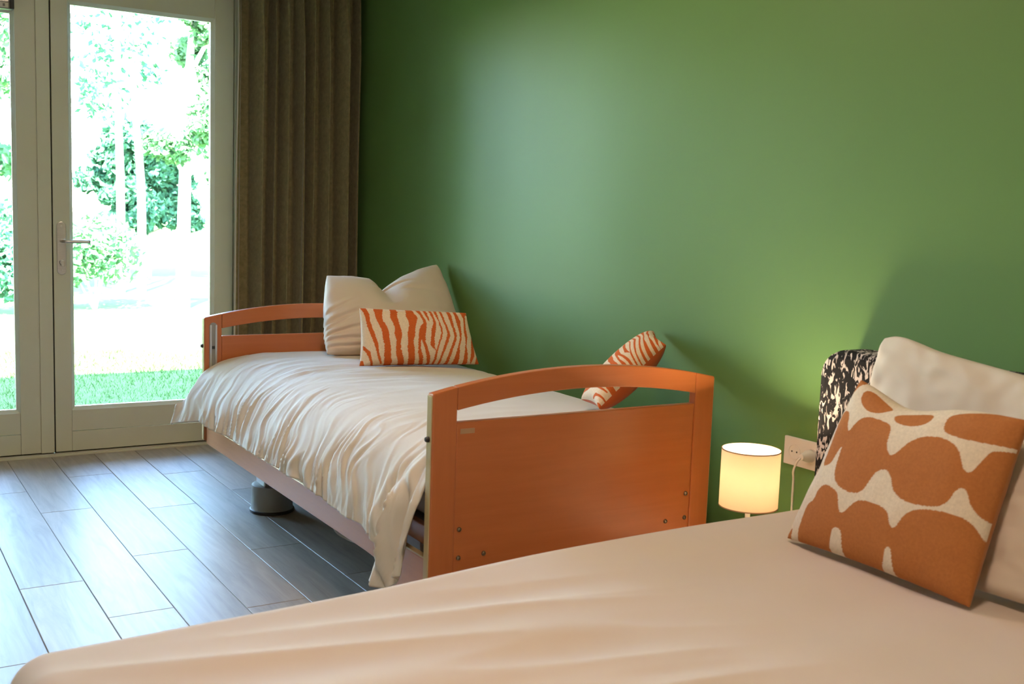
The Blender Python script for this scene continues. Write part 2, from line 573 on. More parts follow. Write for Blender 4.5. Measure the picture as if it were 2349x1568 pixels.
# handle set on door_1
hp = empty('handle_set'); hp.parent = d1
def stadium(cx, z0, z1, r, n=14):
    p = []
    for k in range(n + 1):
        a = math.pi * k / n
        p.append((cx + r * math.cos(a), z1 - r + r * math.sin(a)))
    for k in range(n + 1):
        a = math.pi + math.pi * k / n
        p.append((cx + r * math.cos(a), z0 + r + r * math.sin(a)))
    return p
HX = -1.503
prism('handle_plate', stadium(HX, .888, 1.143, .0215), 1, -.008, 0, M_ALU, hp, .0025)
lathe('rosette', [(.0001, -.013), (.0105, -.013), (.0105, -.007), (.0001, -.007)], (HX, 0, 1.050), M_ALU, hp, 24, 1)
tube('lever', [(HX, -.006, 1.05), (HX, -.030, 1.05), (HX + .004, -.046, 1.05), (HX + .018, -.053, 1.05), (HX + .06, -.054, 1.05), (HX + .122, -.054, 1.05)], [.0085, .0085, .0085, .0083, .008, .008], M_ALU, hp, 16)
lathe('thumb_turn', [(.0001, -.026), (.010, -.026), (.0125, -.022), (.0125, -.008), (.0001, -.008)], (HX, 0, .948), M_ALU, hp, 24, 1)
prism('thumb_turn_key', stadium(HX + .002, .928, .957, .0085), 1, -.031, -.024, M_ALU, hp, .002)
for zz in (1.121, .910):
    lathe('screw', [(.0001, -.0105), (.0042, -.0100), (.0045, -.0075), (.0001, -.0075)], (HX, 0, zz), M_STEEL, hp, 16, 1)
    
# vent cassette on the other door, at the top edge of the picture
vc = empty('vent_cassette')
tag(vc, 'grey ventilation cassette with perforated plate fixed above door glass', 'vent')
box('body', (-2.36, -.040, 2.104), (-1.702, .001, 2.215), M_GREYPL, vc, .004)
box('end_cap', (-1.7185, -.046, 2.106), (-1.699, .001, 2.217), M_DARKPL, vc, .003)
pp = box('perforated_plate', (-2.35, -.0445, 2.135), (-1.724, -.0405, 2.210), M_ALU, vc, .001)
bm = bmesh.new()
for i in range(150):
    for j in range(9):
        r = bmesh.ops.create_circle(bm, cap_ends=True, radius=.0013, segments=6)
        for v in r['verts']:
            v.co = Vector((-1.728 - i * .0041 - (j % 2) * .002, -.0448, 2.139 + j * .008 + v.co.y)) + Vector((v.co.x, 0, 0))
ho = from_bm('perforation', bm, M_DARKPL, pp); ho['kind'] = 'stuff'
box('button_panel', (-1.80, -.0450, 2.109), (-1.724, -.0405, 2.132), M_WHITEPL, vc, .001)
box('button', (-1.748, -.0475, 2.114), (-1.738, -.0452, 2.126), M_GREYPL, vc, .001)

# ------------------------------------------------------------------ curtain
def make_curtain():
    c = empty('curtain'); tag(c, 'dark olive velvet curtain in deep folds beside the garden door', 'curtain')
    NX, NZ = 420, 70
    W0 = .70
    # fold valleys as fractions of the width, measured at mid height
    val = np.array([-.085, .09, .25, .35, .44, .565, .675, .765, .93, 1.0])
    dep = np.array([.75, 1, .70, .75, .95, .70, .80, 1, .7])
    rs = np.random.default_rng(3)
    V = np.zeros((NX, NZ, 3))
    zs = np.linspace(.015, 2.575, NZ)
    ph = rs.uniform(0, 6, len(val))
    for j, z in enumerate(zs):
        hgt = z / 2.575
        gather = max(0.0, (hgt - .80) / .20)
        v = val + .012 * np.sin(ph + 2.2 * hgt) + .02 * (1 - hgt) * np.sin(ph * 1.7)
        v[0] = -.085; v[-1] = 1.0
        v = np.sort(v)
        for i in range(NX):
            s = i / (NX - 1)
            k = int(np.clip(np.searchsorted(v, s) - 1, 0, len(v) - 2))
            t = (s - v[k]) / max(v[k + 1] - v[k], 1e-4)
            t = min(max(t, 0), 1)
            b = math.sin(math.pi * min(max((t - .15) / .70, 0), 1)) ** .6 * dep[k]
            A = .150 * (1 - .45 * gather) 
            small = .012 * gather * math.sin(s * 120 + 3 * math.sin(s * 17))
            y = -.105 - A * b - small + .006 * nz(s * 9, z * 1.2)
            skew = .012 * math.sin(2 * math.pi * t) * dep[k]
            x = -.728 + .03 * hgt * (1 - s) + (W0 - .03 * hgt * (1 - s)) * s + skew * (.6 + .4 * (1 - hgt)) + .004 * nz(s * 6 + 5, z)
            V[i, j] = (x, y, z)
    grid_mesh('cloth', V, M_VELVET, c, .004)
    # pale lining that shows as a thin edge
    L = np.zeros((6, NZ, 3))
    for j in range(NZ):
        x, y, z = V[0, j]
        for i in range(6):
            L[i, j] = (x - .0035 + i * .0022, y + .006 + (.004 if i else 0), z)
    grid_mesh('lining', L, M_LINING, c, .001)
    # heading tape and rail
    box('curtain_rail', (-.78, -.215, 2.585), (-.02, -.165, RZ), M_WHITEPL, c, .003)
    return c
make_curtain()

# ------------------------------------------------------------------ pillows
def inv_bilinear(P, q):
    """corners q = TL, TR, BR, BL (picture points) -> u (left to right), v (bottom to top)"""
    TL, TR, BR, BL = [np.array(c, float) for c in q]
    P = np.asarray(P, float)
    u = np.full(len(P), .5); v = np.full(len(P), .5)
    for _ in range(25):
        X = (BL * ((1 - u) * (1 - v))[:, None] + BR * (u * (1 - v))[:, None] + TR * (u * v)[:, None] + TL * ((1 - u) * v)[:, None])
        E = P - X
        du = (BR - BL)[None] * (1 - v)[:, None] + (TR - TL)[None] * v[:, None]
        dv = (TL - BL)[None] * (1 - u)[:, None] + (TR - BR)[None] * u[:, None]
        det = du[:, 0] * dv[:, 1] - du[:, 1] * dv[:, 0]
        u = u + (E[:, 0] * dv[:, 1] - E[:, 1] * dv[:, 0]) / det
        v = v + (du[:, 0] * E[:, 1] - du[:, 1] * E[:, 0]) / det
    return np.stack([u, v], -1)

def in_poly(U, Vv, poly):
    inside = np.zeros(U.shape, bool)
    n = len(poly)
    for i in range(n):
        x0, y0 = poly[i]; x1, y1 = poly[(i + 1) % n]
        if y0 == y1: continue
        c = ((y0 > Vv) != (y1 > Vv)) & (U < (x1 - x0) * (Vv - y0) / (y1 - y0) + x0)
        inside ^= c
    return inside

def pillow(name, BL, BR, TR, TL, thick, m, m_back=None, nu=90, nv=70, pinch=.05, puff=.42, wr=.004, seed=0, rnd=0.0, polys=None, jag=0.0, shape=None, flip=False, belly=0.0, back=1.0):
    BL, BR, TR, TL = [np.array(c, float) for c in (BL, BR, TR, TL)]
    n = np.cross(BR - BL, TL - BL); n /= np.linalg.norm(n)
    if flip: n = -n
    su = (1 - np.cos(np.linspace(0, math.pi, nu))) / 2 * .5 + np.linspace(0, 1, nu) * .5
    sv = (1 - np.cos(np.linspace(0, math.pi, nv))) / 2 * .5 + np.linspace(0, 1, nv) * .5
    u, v = np.meshgrid(su, sv, indexing='ij')
    U, Vv = 2 * u - 1, 2 * v - 1
    Up = U * (1 - pinch * (1 - Vv ** 2) * np.abs(U) ** 3)
    Vp = Vv * (1 - pinch * (1 - U ** 2) * np.abs(Vv) ** 3)
    cr_ = 1 - rnd * (U * Vv) ** 4
    Up, Vp = Up * cr_, Vp * cr_
    a, b = (Up + 1) / 2, (Vp + 1) / 2
    P = BL * ((1 - a) * (1 - b))[..., None] + BR * (a * (1 - b))[..., None] + TR * (a * b)[..., None] + TL * ((1 - a) * b)[..., None]
    h = thick / 2 * (np.clip(1 - U ** 2, 0, 1) * np.clip(1 - Vv ** 2, 0, 1)) ** puff
    h = h * (1 + belly * (-Vv) * .5)
    off = np.zeros(u.shape + (3,))
    if shape is not None:
        off, h = shape(u, v, P, h)
    size = np.linalg.norm(BR - BL)
    W = np.zeros(u.shape); W2 = np.zeros(u.shape)
    for i in range(nu):
        for j in range(nv):
            e = 1 - max(abs(U[i, j]), abs(Vv[i, j]))
            g = .35 + .65 * math.exp(-e * 3.0)
            x, y = u[i, j] * size, v[i, j] * size
            W[i, j] = g * (nz(x * 9 + seed, y * 7, seed) + .6 * nz(x * 22 + seed, y * 16, 3 + seed)) 
            W2[i, j] = g * nz(x * 8 - seed, y * 9, 9 + seed)
    edge = np.clip(h / (thick * .12), 0, 1)
    front = P + off + n * (h + wr * W * edge)[..., None]
    bk = P + off - n * (h * back + wr * W2 * edge)[..., None]
    idx = np.arange(nu * nv).reshape(nu, nv)
    bidx = idx + nu * nv
    bd = np.zeros((nu, nv), bool); bd[0] = bd[-1] = True; bd[:, 0] = bd[:, -1] = True
    bidx = np.where(bd, idx, bidx)
    f1 = np.stack([idx[:-1, :-1], idx[1:, :-1], idx[1:, 1:], idx[:-1, 1:]], -1).reshape(-1, 4)
    f2 = np.stack([bidx[:-1, :-1], bidx[:-1, 1:], bidx[1:, 1:], bidx[1:, :-1]], -1).reshape(-1, 4)
    me = bpy.data.meshes.new(name)
    verts = np.concatenate([front.reshape(-1, 3), bk.reshape(-1, 3)])
    # drop unused border copies
    used = np.zeros(len(verts), bool); used[np.concatenate([f1, f2]).ravel()] = True
    remap = np.cumsum(used) - 1
    F = remap[np.concatenate([f1, f2])]
    me.from_pydata(verts[used].tolist(), [], F.tolist())
    o = link(name, me, [m, m_back] if m_back else m, None, True)
    if m_back:
        mi = np.zeros(len(F), np.int32); mi[len(f1):] = 1
        me.polygons.foreach_set('material_index', mi)
    if polys is not None:
        mask = np.zeros(u.shape, bool)
        uj, vj = u.copy(), v.copy()
        if jag:
            for i in range(nu):
                for j in range(nv):
                    uj[i, j] += jag * nz(v[i, j] * 60, u[i, j] * 14, 4) + jag * .5 * nz(v[i, j] * 130, u[i, j] * 14, 8)
        for p in polys:
            mask ^= in_poly(uj, vj, p) & ~mask
        allm = np.concatenate([mask.ravel(), np.zeros(nu * nv, bool)])[used]
        at = me.attributes.new('print', 'FLOAT', 'POINT')
        at.data.foreach_set('value', allm.astype(np.float32))
    return o

ZQ = [(640, 712), (2010, 745), (2180, 1390), (625, 1425)]
ZEBRA = [
 [(640,705),(710,710),(740,810),(740,890),(690,890),(680,800)],
 [(690,880),(735,880),(775,1010),(830,1170),(845,1280),(895,1410),(870,1410),(830,1330),(800,1230),(765,1140),(735,1060),(700,960)],
 [(645,1190),(735,1270),(745,1310),(790,1425),(760,1425),(710,1320),(690,1285),(645,1240)],
 [(610,1440),(630,1370),(655,1370),(690,1440)],
 [(800,725),(920,725),(895,830),(905,900),(945,970),(972,1050),(970,1120),(990,1200),(995,1310),(1020,1420),(920,1420),(910,1310),(910,1200),(885,1100),(880,1020),(850,950),(810,860),(805,800)],
 [(1000,720),(1075,720),(1095,770),(1080,840),(1100,920),(1125,1010),(1130,1090),(1115,1160),(1120,1240),(1140,1300),(1180,1415),(1100,1415),(1060,1310),(1055,1220),(1060,1140),(1035,1060),(1045,990),(1020,920),(990,850),(1000,790)],
 [(1195,725),(1275,725),(1300,790),(1340,850),(1320,920),(1300,990),(1295,1080),(1275,1150),(1290,1230),(1310,1415),(1225,1415),(1215,1320),(1200,1230),(1205,1140),(1200,1060),(1225,940),(1215,890),(1190,840),(1195,790)],
 [(1320,725),(1380,725),(1395,800),(1440,890),(1450,930),(1445,980),(1430,1080),(1430,1160),(1460,1230),(1500,1330),(1510,1415),(1470,1415),(1450,1330),(1420,1230),(1380,1130),(1370,1140),(1370,1240),(1410,1340),(1420,1415),(1370,1415),(1340,1290),(1335,1200),(1340,1080),(1350,1020),(1370,960),(1410,920),(1400,880),(1370,820),(1330,760)],
 [(1410,725),(1455,725),(1470,800),(1490,910),(1465,880),(1435,810)],
 [(1490,725),(1520,725),(1545,820),(1572,920),(1565,1010),(1545,1110),(1550,1200),(1575,1270),(1530,1230),(1490,1190),(1500,1110),(1510,1000),(1535,920),(1530,870),(1505,800)],
 [(1550,725),(1590,725),(1600,800),(1620,900),(1650,970),(1660,1050),(1640,1120),(1610,1200),(1590,1290),(1575,1410),(1545,1410),(1560,1280),(1585,1220),(1610,1130),(1640,1040),(1620,960),(1600,880),(1565,800)],
 [(1625,725),(1660,725),(1670,800),(1690,880),(1730,980),(1760,1070),(1740,1130),(1700,1230),(1660,1330),(1645,1410),(1615,1410),(1640,1310),(1670,1210),(1700,1120),(1720,1060),(1700,980),(1670,900),(1640,800)],
 [(1720,725),(1765,725),(1785,800),(1800,880),(1820,960),(1850,1060),(1840,1130),(1800,1230),(1770,1320),(1755,1410),(1705,1410),(1740,1290),(1780,1190),(1815,1090),(1800,1010),(1770,920),(1745,840)],
 [(1810,730),(1850,730),(1880,810),(1910,880),(1915,960),(1920,1050),(1915,1120),(1890,1200),(1895,1280),(1885,1410),(1805,1410),(1840,1290),(1870,1180),(1895,1090),(1880,990),(1850,900),(1835,820)],
 [(1905,735),(1990,730),(2020,790),(1985,790),(1985,870),(1990,980),(2010,1080),(1990,1180),(2010,1290),(2010,1405),(1945,1405),(1960,1290),(1975,1180),(1975,1100),(1955,1020),(1960,920),(1955,840)],
 [(2020,820),(2050,850),(2075,960),(2100,1060),(2115,1160),(2110,1290),(2095,1330),(2060,1400),(2045,1360),(2060,1260),(2070,1150),(2085,1060),(2050,930)],
 [(2140,1300),(2200,1400),(2120,1400)]]
ZPOLY = [inv_bilinear(p, ZQ) for p in ZEBRA]

BQ = [(870, 275), (1850, 520), (1490, 1495), (500, 1145)]
BLOB = [
 [(935,345),(960,325),(1010,330),(1080,360),(1165,405),(1130,425),(1090,450),(1030,460),(975,440),(930,390)],
 [(1180,450),(1250,440),(1400,460),(1395,510),(1355,540),(1300,548),(1230,530),(1180,500)],
 [(1480,485),(1600,480),(1900,500),(1860,690),(1700,668),(1560,640),(1480,610),(1460,575)],
 [(900,590),(930,550),(970,505),(1030,485),(1100,500),(1155,520),(1175,560),(1165,620),(1160,690),(1175,735),(1200,740),(1240,700),(1290,650),(1350,622),(1430,625),(1500,650),(1550,700),(1560,760),(1570,820),(1600,830),(1640,780),(1690,710),(1727,700),(1870,700),(1700,1130),(1620,1085),(1580,1010),(1578,930),(1550,912),(1520,935),(1490,985),(1445,1025),(1390,1030),(1300,1020),(1230,990),(1195,940),(1190,870),(1170,830),(1130,822),(1090,850),(1050,910),(1020,950),(970,968),(900,945),(850,905),(832,850),(840,780),(865,690),(860,680),(830,720),(800,770),(770,790),(720,785),(760,680),(790,540),(810,465),(860,460),(880,490),(885,570)],
 [(820,300),(850,250),(940,290),(890,310),(850,360),(800,390)],
 [(690,1000),(710,950),(740,915),(775,905),(830,930),(865,965),(865,1030),(870,1080),(890,1085),(930,1050),(970,1015),(1010,1003),(1080,1020),(1140,1045),(1165,1080),(1165,1140),(1180,1170),(1205,1150),(1235,1100),(1280,1060),(1350,1045),(1430,1050),(1520,1070),(1580,1110),(1600,1180),(1600,1240),(1580,1320),(1510,1540),(1155,1430),(1150,1300),(1140,1280),(1115,1290),(1095,1340),(1085,1410),(875,1330),(875,1210),(855,1178),(825,1175),(800,1210),(780,1300),(620,1240),(590,1190),(590,1140),(610,1090),(620,1060),(650,1015)],
 [(480,1140),(550,1120),(530,1175)]]
BPOLY = [inv_bilinear(p, BQ) for p in BLOB]
for p in BPOLY:                                     # the print wraps a little under the rounded lower edge
    low = p[:, 1] < .035
    p[:, 1] += .085 * np.clip(1 - p[:, 1], 0, 1) ** 2
    p[low, 1] = -.1
def round_off(P):
    for _ in range(2):
        Q = np.roll(P, -1, axis=0)
        P = np.stack([P * .75 + Q * .25, P * .25 + Q * .75], 1).reshape(-1, 2)
    return P
BPOLY = [round_off(p) for p in BPOLY]

# ------------------------------------------------------------------ the nursing bed by the green wall
XL, XR, YF, YH = -1.114, -.134, -3.121, -1.021      # outer faces of the end boards
XC = (XL + XR) / 2
BT = .030
def arch(x, z_mid, z_end, half):
    t = min(abs(x - XC) / half, 1.0)
    return z_mid + (z_end - z_mid) * t ** 2

bed = empty('nursing_bed')
tag(bed, 'orange-brown wooden nursing bed with arched end boards along green wall', 'bed')

def end_board(name, y_out, inner_sign, z_bot, foot):
    e = empty(name); e.parent = bed
    ya, yb = sorted((y_out, y_out + inner_sign * BT))
    pw = .074
    half = (XR - XL) / 2
    top = lambda x: arch(x, .827, .774, half)
    for s, (xa, xb) in enumerate(((XL, XL + pw), (XR - pw, XR))):
        n = 8
        pts = [(xa, z_bot), (xb, z_bot)] + [(xb + (xa - xb) * k / n, top(xb + (xa - xb) * k / n)) for k in range(n + 1)]
        prism('post', pts, 1, ya, yb, M_WOOD_Z, e, .004)
    n = 40
    x0, x1 = XL + pw + .0008, XR - pw - .0008
    rail = [(x0 + (x1 - x0) * k / n, arch(x0 + (x1 - x0) * k / n, .764, .726, half - pw)) for k in range(n + 1)]
    rail += [(x1 + (x0 - x1) * k / n, top(x1 + (x0 - x1) * k / n)) for k in range(n + 1)]
    prism('arched_rail', rail, 1, ya, yb, M_WOOD_X, e, .003)
    box('panel', (x0, ya + .003, z_bot + .004), (x1, yb - .003, .6935), M_WOOD_X, e, .003)
    # pale edging strip on the outer edges of both posts
    box('edge_band', (XL - .0025, ya + .003, z_bot + .004), (XL + .001, yb - .003, .768), M_EDGE, e, .0008)
    box('edge_band', (XR - .001, ya + .003, z_bot + .004), (XR + .0025, yb - .003, .768), M_EDGE, e, .0008)
    return e

hb = end_board('headboard', YH, -1, .245, False)
fb = end_board('footboard', YF, 1, .215, True)
# bolts and blank sticker on the footboard
for bx, bz in ((-1.023, .400), (-1.023, .321), (-.944, .323), (-.301, .335), (-.225, .338), (-.225, .414)):
    lathe('bolt', [(.0001, -.0062), (.0035, -.0058), (.0062, -.0035), (.0068, 0), (.0001, .001)], (bx, YF + .003, bz), M_BOLT, fb, 16, 1)
box('sticker', (-1.028, YF + .0018, .6615), (-.984, YF + .0035, .6755), M_LABEL, fb, .0004, 1)
for e, yy in ((hb, YH - BT / 2), (fb, YF + BT / 2)):
    lathe('side_knob', [(.0001, -.010), (.006, -.009), (.008, -.004), (.008, 0), (.0001, .002)], (XL - .003, yy, .652), M_DARKPL, e, 16, 0)
# guide slot for the side rail on the inner face of each end board
for e, ys, sg in ((hb, YH - BT, -1), (fb, YF + BT, 1)):
    for xx in (XL + .037, XR - .037):
        y_a, y_b = sorted((ys - sg * .002, ys + sg * .0025))
        prism('guide_slot', stadium(xx, .40, .752, .0165), 1, y_a, y_b, M_GREYPL, e)
        for s in (-1, 1):
            y_c, y_d = sorted((ys, ys + sg * .006))
            box('guide_rail', (xx + s * .0115 - .0042, y_c, .40), (xx + s * .0115 + .0042, y_d, .742), M_STEEL, e, .001)
        y_c, y_d = sorted((ys, ys + sg * .0055))
        box('guide_latch', (xx - .006, y_c, .640), (xx + .006, y_d, .652), M_DARKPL, e, .001)

# side beams: deep boards that flare down at the foot end
def beam(x0, x1):
    zt, zb = .318, .232
    pts = [(YH - BT, zt), (YH - BT, zb), (-2.70, zb), (-2.80, zb - .004), (-2.86, zb - .022), (-2.90, zb - .055), (-2.93, zb - .085), (-2.97, zb - .092),
           (YF + BT, zb - .092), (YF + BT, zt)]
    prism('side_beam', pts, 0, x0, x1, M_WOOD_Y, bed, .004)
beam(-1.106, -1.082)
beam(XR - .032, XR - .008)
box('beam_trim', (-1.1065, YF + BT + .002, .3175), (-1.088, YH - BT - .002, .3225), M_EDGE, bed, .001)
for x0 in (-1.066, XR - .07):
    box('deck_rail', (x0, YF + BT, .330), (x0 + .022, YH - BT, .385), M_WOOD_Y, bed, .003)
box('deck', (-1.05, YF + BT + .01, .352), (-.195, YH - BT - .01, .385), M_GREYPL, bed, .004)
# lifting columns on round feet
for cx in (-.925, -.323):
    for cy in (-1.372, -2.77):
        fo = lathe('foot', [(.0001, 0), (.088, 0), (.089, .010), (.0845, .016), (.0835, .10), (.0825, .112), (.070, .116), (.0001, .116)], (cx, cy, 0), M_GREYPL, bed, 40)
        lathe('foot_ring', [(.0001, 0.0002), (.0905, .0002), (.0905, .011), (.085, .014), (.0001, .014)], (cx, cy, 0), M_DARKPL, fo, 40)
        box('column', (cx - .052, cy - .05, .105), (cx + .052, cy + .05, .352), M_ALU, bed, .006)
        box('column_sleeve', (cx - .060, cy - .058, .19), (cx + .060, cy + .058, .352), M_GREYPL, bed, .006)
for cy in (-1.372, -2.77):
    box('cross_member', (-1.08, cy - .03, .30), (-.16, cy + .03, .345), M_GREYPL, bed, .003)
tube('power_cord', [(-.80, -2.0, .36), (-.84, -1.95, .20), (-.87, -1.90, .07), (-.83, -1.93, .02), (-.76, -2.05, .012), (-.62, -2.25, .010), (-.40, -2.4, .010)], .005, M_WHITEPL, bed)

def rounded_slab(name, lo, hi, r, m, parent=None):
    bm = bmesh.new()
    bmesh.ops.create_cube(bm, size=1)
    lo, hi = Vector(lo), Vector(hi)
    for v in bm.verts:
        v.co = Vector((lo[i] + (v.co[i] + .5) * (hi[i] - lo[i]) for i in range(3)))
    bmesh.ops.bevel(bm, geom=bm.edges[:], offset=r, segments=5, affect='EDGES', profile=.5)
    return from_bm(name, bm, m, parent, True)
mt = rounded_slab('mattress', (-1.045, YF + BT + .012, .386), (-.195, YH - BT - .012, .565), .045, M_MATTRESS)
tag(mt, 'white mattress under the rumpled cover of the wooden nursing bed', 'mattress')

# bed cover of the nursing bed
def smooth(t):
    t = min(max(t, 0), 1)
    return t * t * (3 - 2 * t)
def resample(pts, n):
    """smooth an open polyline and return n points evenly spaced along it"""
    P = np.array(pts, float)
    for _ in range(3):
        Q = [P[0]]
        for a, b in zip(P, P[1:]):
            Q += [a * .75 + b * .25, a * .25 + b * .75]
        Q.append(P[-1]); P = np.array(Q)
    s = np.concatenate([[0], np.cumsum(np.linalg.norm(np.diff(P, axis=0), axis=1))])
    t = np.linspace(0, s[-1], n)
    return np.stack([np.interp(t, s, P[:, k]) for k in range(P.shape[1])], -1)

def bed_cover():
    NB, NA = 260, 420
    keys = [(-3.085, [(-.150, .560), (-.165, .602), (-.40, .612), (-.80, .612), (-1.00, .600), (-1.075, .560), (-1.125, .46), (-1.150, .35), (-1.165, .235)]),
            (-2.98, [(-.150, .560), (-.165, .602), (-.40, .615), (-.80, .617), (-1.00, .606), (-1.075, .565), (-1.135, .46), (-1.165, .35), (-1.185, .225)]),
            (-2.88, [(-.150, .560), (-.165, .602), (-.40, .617), (-.80, .620), (-1.00, .607), (-1.075, .565), (-1.125, .48), (-1.150, .40), (-1.160, .333)]),
            (-2.2, [(-.150, .560), (-.165, .602), (-.40, .624), (-.80, .628), (-.97, .612), (-1.065, .570), (-1.125, .49), (-1.155, .42), (-1.166, .366)]),
            (-1.6, [(-.150, .560), (-.165, .602), (-.40, .622), (-.80, .626), (-.95, .612), (-1.06, .565), (-1.125, .48), (-1.155, .41), (-1.168, .362)]),
            (-1.25, [(-.150, .560), (-.165, .602), (-.40, .618), (-.80, .622), (-.94, .612), (-1.06, .575), (-1.145, .48), (-1.178, .41), (-1.188, .368)]),
            (-1.12, [(-.150, .560), (-.165, .600), (-.40, .612), (-.80, .616), (-.94, .613), (-1.07, .580), (-1.175, .470), (-1.215, .395), (-1.235, .345)]),
            (-1.056, [(-.150, .555), (-.165, .585), (-.40, .600), (-.80, .606), (-.94, .603), (-1.07, .572), (-1.180, .462), (-1.225, .385), (-1.250, .325)])]
    prof = [(y, resample(p, NB)) for y, p in keys]
    ys = np.linspace(-3.085, -1.056, NA)
    V = np.zeros((NB, NA, 3))
    for j, y in enumerate(ys):
        for (ya, pa), (yb, pb) in zip(prof, prof[1:]):
            if ya - 1e-9 <= y <= yb + 1e-9:
                t = smooth((y - ya) / (yb - ya))
                V[:, j, 0] = pa[:, 0] * (1 - t) + pb[:, 0] * t
                V[:, j, 2] = pa[:, 1] * (1 - t) + pb[:, 1] * t
                break
        V[:, j, 1] = y
    # normals of the cross section
    d = np.gradient(V, axis=0)
    N = np.stack([-d[..., 2], np.zeros(d.shape[:2]), d[..., 0]], -1)
    N /= np.linalg.norm(N, axis=-1, keepdims=True) + 1e-9
    N *= np.where(N[..., 2:3].mean(axis=1, keepdims=True) * 0 + 1 > 0, 1, 1)
    flip = np.sign(np.where(np.abs(N[..., 2]) > .15, N[..., 2], -N[..., 0]))
    N *= flip[..., None]
    arc = np.concatenate([np.zeros((1, NA)), np.cumsum(np.linalg.norm(np.diff(V, axis=0), axis=-1), axis=0)], axis=0)
    D = np.zeros((NB, NA))
    for j in range(NA):
        for i in range(NB):
            x, y, z = V[i, j]
            hang = smooth((.60 - z) / .20) if x < -.9 else 0
            near = smooth((-.76 - x + .10 * nz(y * 3, 77)) / .30)            # shoulder of the bed
            s = arc[i, j]
            # folds run down the hanging side, fanning a little towards the head
            ph = y * 1.0 + .30 * (s - 1.0) + .05 * nz(y * 4, s * 5, 1)
            pm = smooth(.5 + 1.3 * nz(y * 3.5, s * 4.5, 40))
            ph += .035 * nz(y * 9, s * 9, 41)
            f1 = max(0.0, 1 - abs(nz(ph * 13, s * 1.8, 2.0)) * 2.4) ** 2.0 - .3
            f2 = (max(0.0, 1 - abs(nz(ph * 27 + 4, s * 3.0, 5.0)) * 2.4) ** 1.6 - .3) * (.35 + .9 * pm)
            f3 = nz(ph * 9, s * 1.2, 9.0)
            d_ = near * (.0150 * f1 * (.45 + .7 * pm) + .0075 * f2 + .009 * f3) * (.30 + .85 * hang)
            # shallow creases across the top
            top = 1 - near
            cr = 1 - abs(nz(x * 3.2 + y * 1.5, y * 11, 12.0)) * 2
            mid = math.exp(-((y + 1.75) / .38) ** 2) * math.exp(-((x + .72) / .30) ** 2)
            d_ += (.0026 + .006 * mid) * cr + top * .003 * nz(x * 4, y * 3, 20)
            # tiny gathers near the hem
            hem = smooth((s - (arc[-1, j] - .09)) / .09)
            d_ += hem * .004 * nz(y * 55, s * 20, 30)
            if y < -2.86:                               # hanging corner by the footboard: a few big folds
                w = smooth((-2.86 - y) / .05) * hang
                d_ += w * .016 * math.sin((y + 2.9) * 62)
            D[i, j] = d_
    V = V + N * D[..., None]
    for j, y in enumerate(ys):                          # uneven hem
        dz = .010 * nz(y * 3.1, 50) + .006 * nz(y * 11, 60)
        if y < -2.90:
            dz += .05 * smooth((-3.0 - y) / .1)
        w = np.clip((arc[:, j] - (arc[-1, j] - .25)) / .25, 0, 1)
        V[:, j, 2] += dz * w
    o = grid_mesh('bed_cover', V, M_DUVET, None, .006)
    o.modifiers['thickness'].offset = 1 if False else -1
    tag(o, 'rumpled greige linen cover hanging over side of wooden nursing bed', 'bed cover')
    return o
bed_cover()

# big pillow with a dent chopped into its top edge
def dent(u, v, P, h):
    off = np.zeros(u.shape + (3,))
    top = np.clip((v - .30) / .70, 0, 1) ** 1.4
    prof = np.interp(u, [0, .06, .20, .34, .41, .47, .53, .64, .80, 1], [0, -.010, -.026, -.050, -.078, -.108, -.088, -.058, -.026, 0])
    off[..., 2] += prof * top
    c = u - .47
    h = h * (1 - .60 * np.exp(-(c / .075) ** 2) * np.clip((v - .50) / .50, 0, 1))
    def crease(u0, v0, u1, v1, w, depth):
        """a furrow from (u0, v0) to (u1, v1), fading at its far end"""
        du, dv = u1 - u0, v1 - v0
        L = math.hypot(du, dv)
        t = ((u - u0) * du + (v - v0) * dv) / L ** 2
        d = ((u - u0) * -dv + (v - v0) * du) / L
        fade = np.clip(1 - t, 0, 1) * np.clip(t * 6 + 1, 0, 1)
        return depth * fade * (np.exp(-(d / w) ** 2) - .6 * np.exp(-((d - 1.8 * w) / (1.3 * w)) ** 2))
    k = np.zeros(u.shape)
    for q in ((.47, .93, .72, .80, .018, .016), (.47, .90, .30, .78, .022, .010), (.0, .20, .34, .26, .016, .016), (.0, .14, .40, .10, .014, .014),
              (.0, .34, .30, .46, .022, .014), (.0, .46, .22, .60, .020, .010), (.02, .06, .5, .03, .012, .010), (.0, .27, .18, .36, .012, .010),
              (.62, .72, .98, .55, .03, .006), (.98, .35, .62, .40, .025, .007)):
        k += crease(*q)
    h = h - k * np.clip(h / .03, 0, 1)
    return off, h
bp = pillow('pillow', (-.690, -1.36, .640), (-.045, -1.39, .640), (-.036, -1.095, 1.008), (-.605, -1.135, .958), .20, M_PILLOW, None, 170, 130, -.03, .36, .006, 2, shape=dent, rnd=.012)
tag(bp, 'large greige pillow with dented top leaning at head of nursing bed', 'pillow')

zc = pillow('cushion', (-.690, -1.700, .637), (-.205, -1.800, .637), (-.236, -1.735, .842), (-.660, -1.620, .858), .115, M_ZEBRA, M_ORANGE, 300, 150, .03, .36, .003, 5, polys=ZPOLY, jag=.006)
tag(zc, 'oblong orange and cream zebra cushion in front of the dented pillow', 'cushion')
zc2 = pillow('cushion', (-.018, -2.680, .862), (-.125, -2.872, .842), (-.430, -2.930, .660), (-.365, -2.745, .655), .125, M_ZEBRA, M_ORANGE, 160, 300, .07, .38, .003, 9,
             polys=[np.stack([1 - p[:, 1], 1 - p[:, 0]], -1) for p in ZPOLY], jag=.003, flip=True)
tag(zc2, 'orange and cream zebra cushion tilted against the wall behind the footboard', 'cushion')

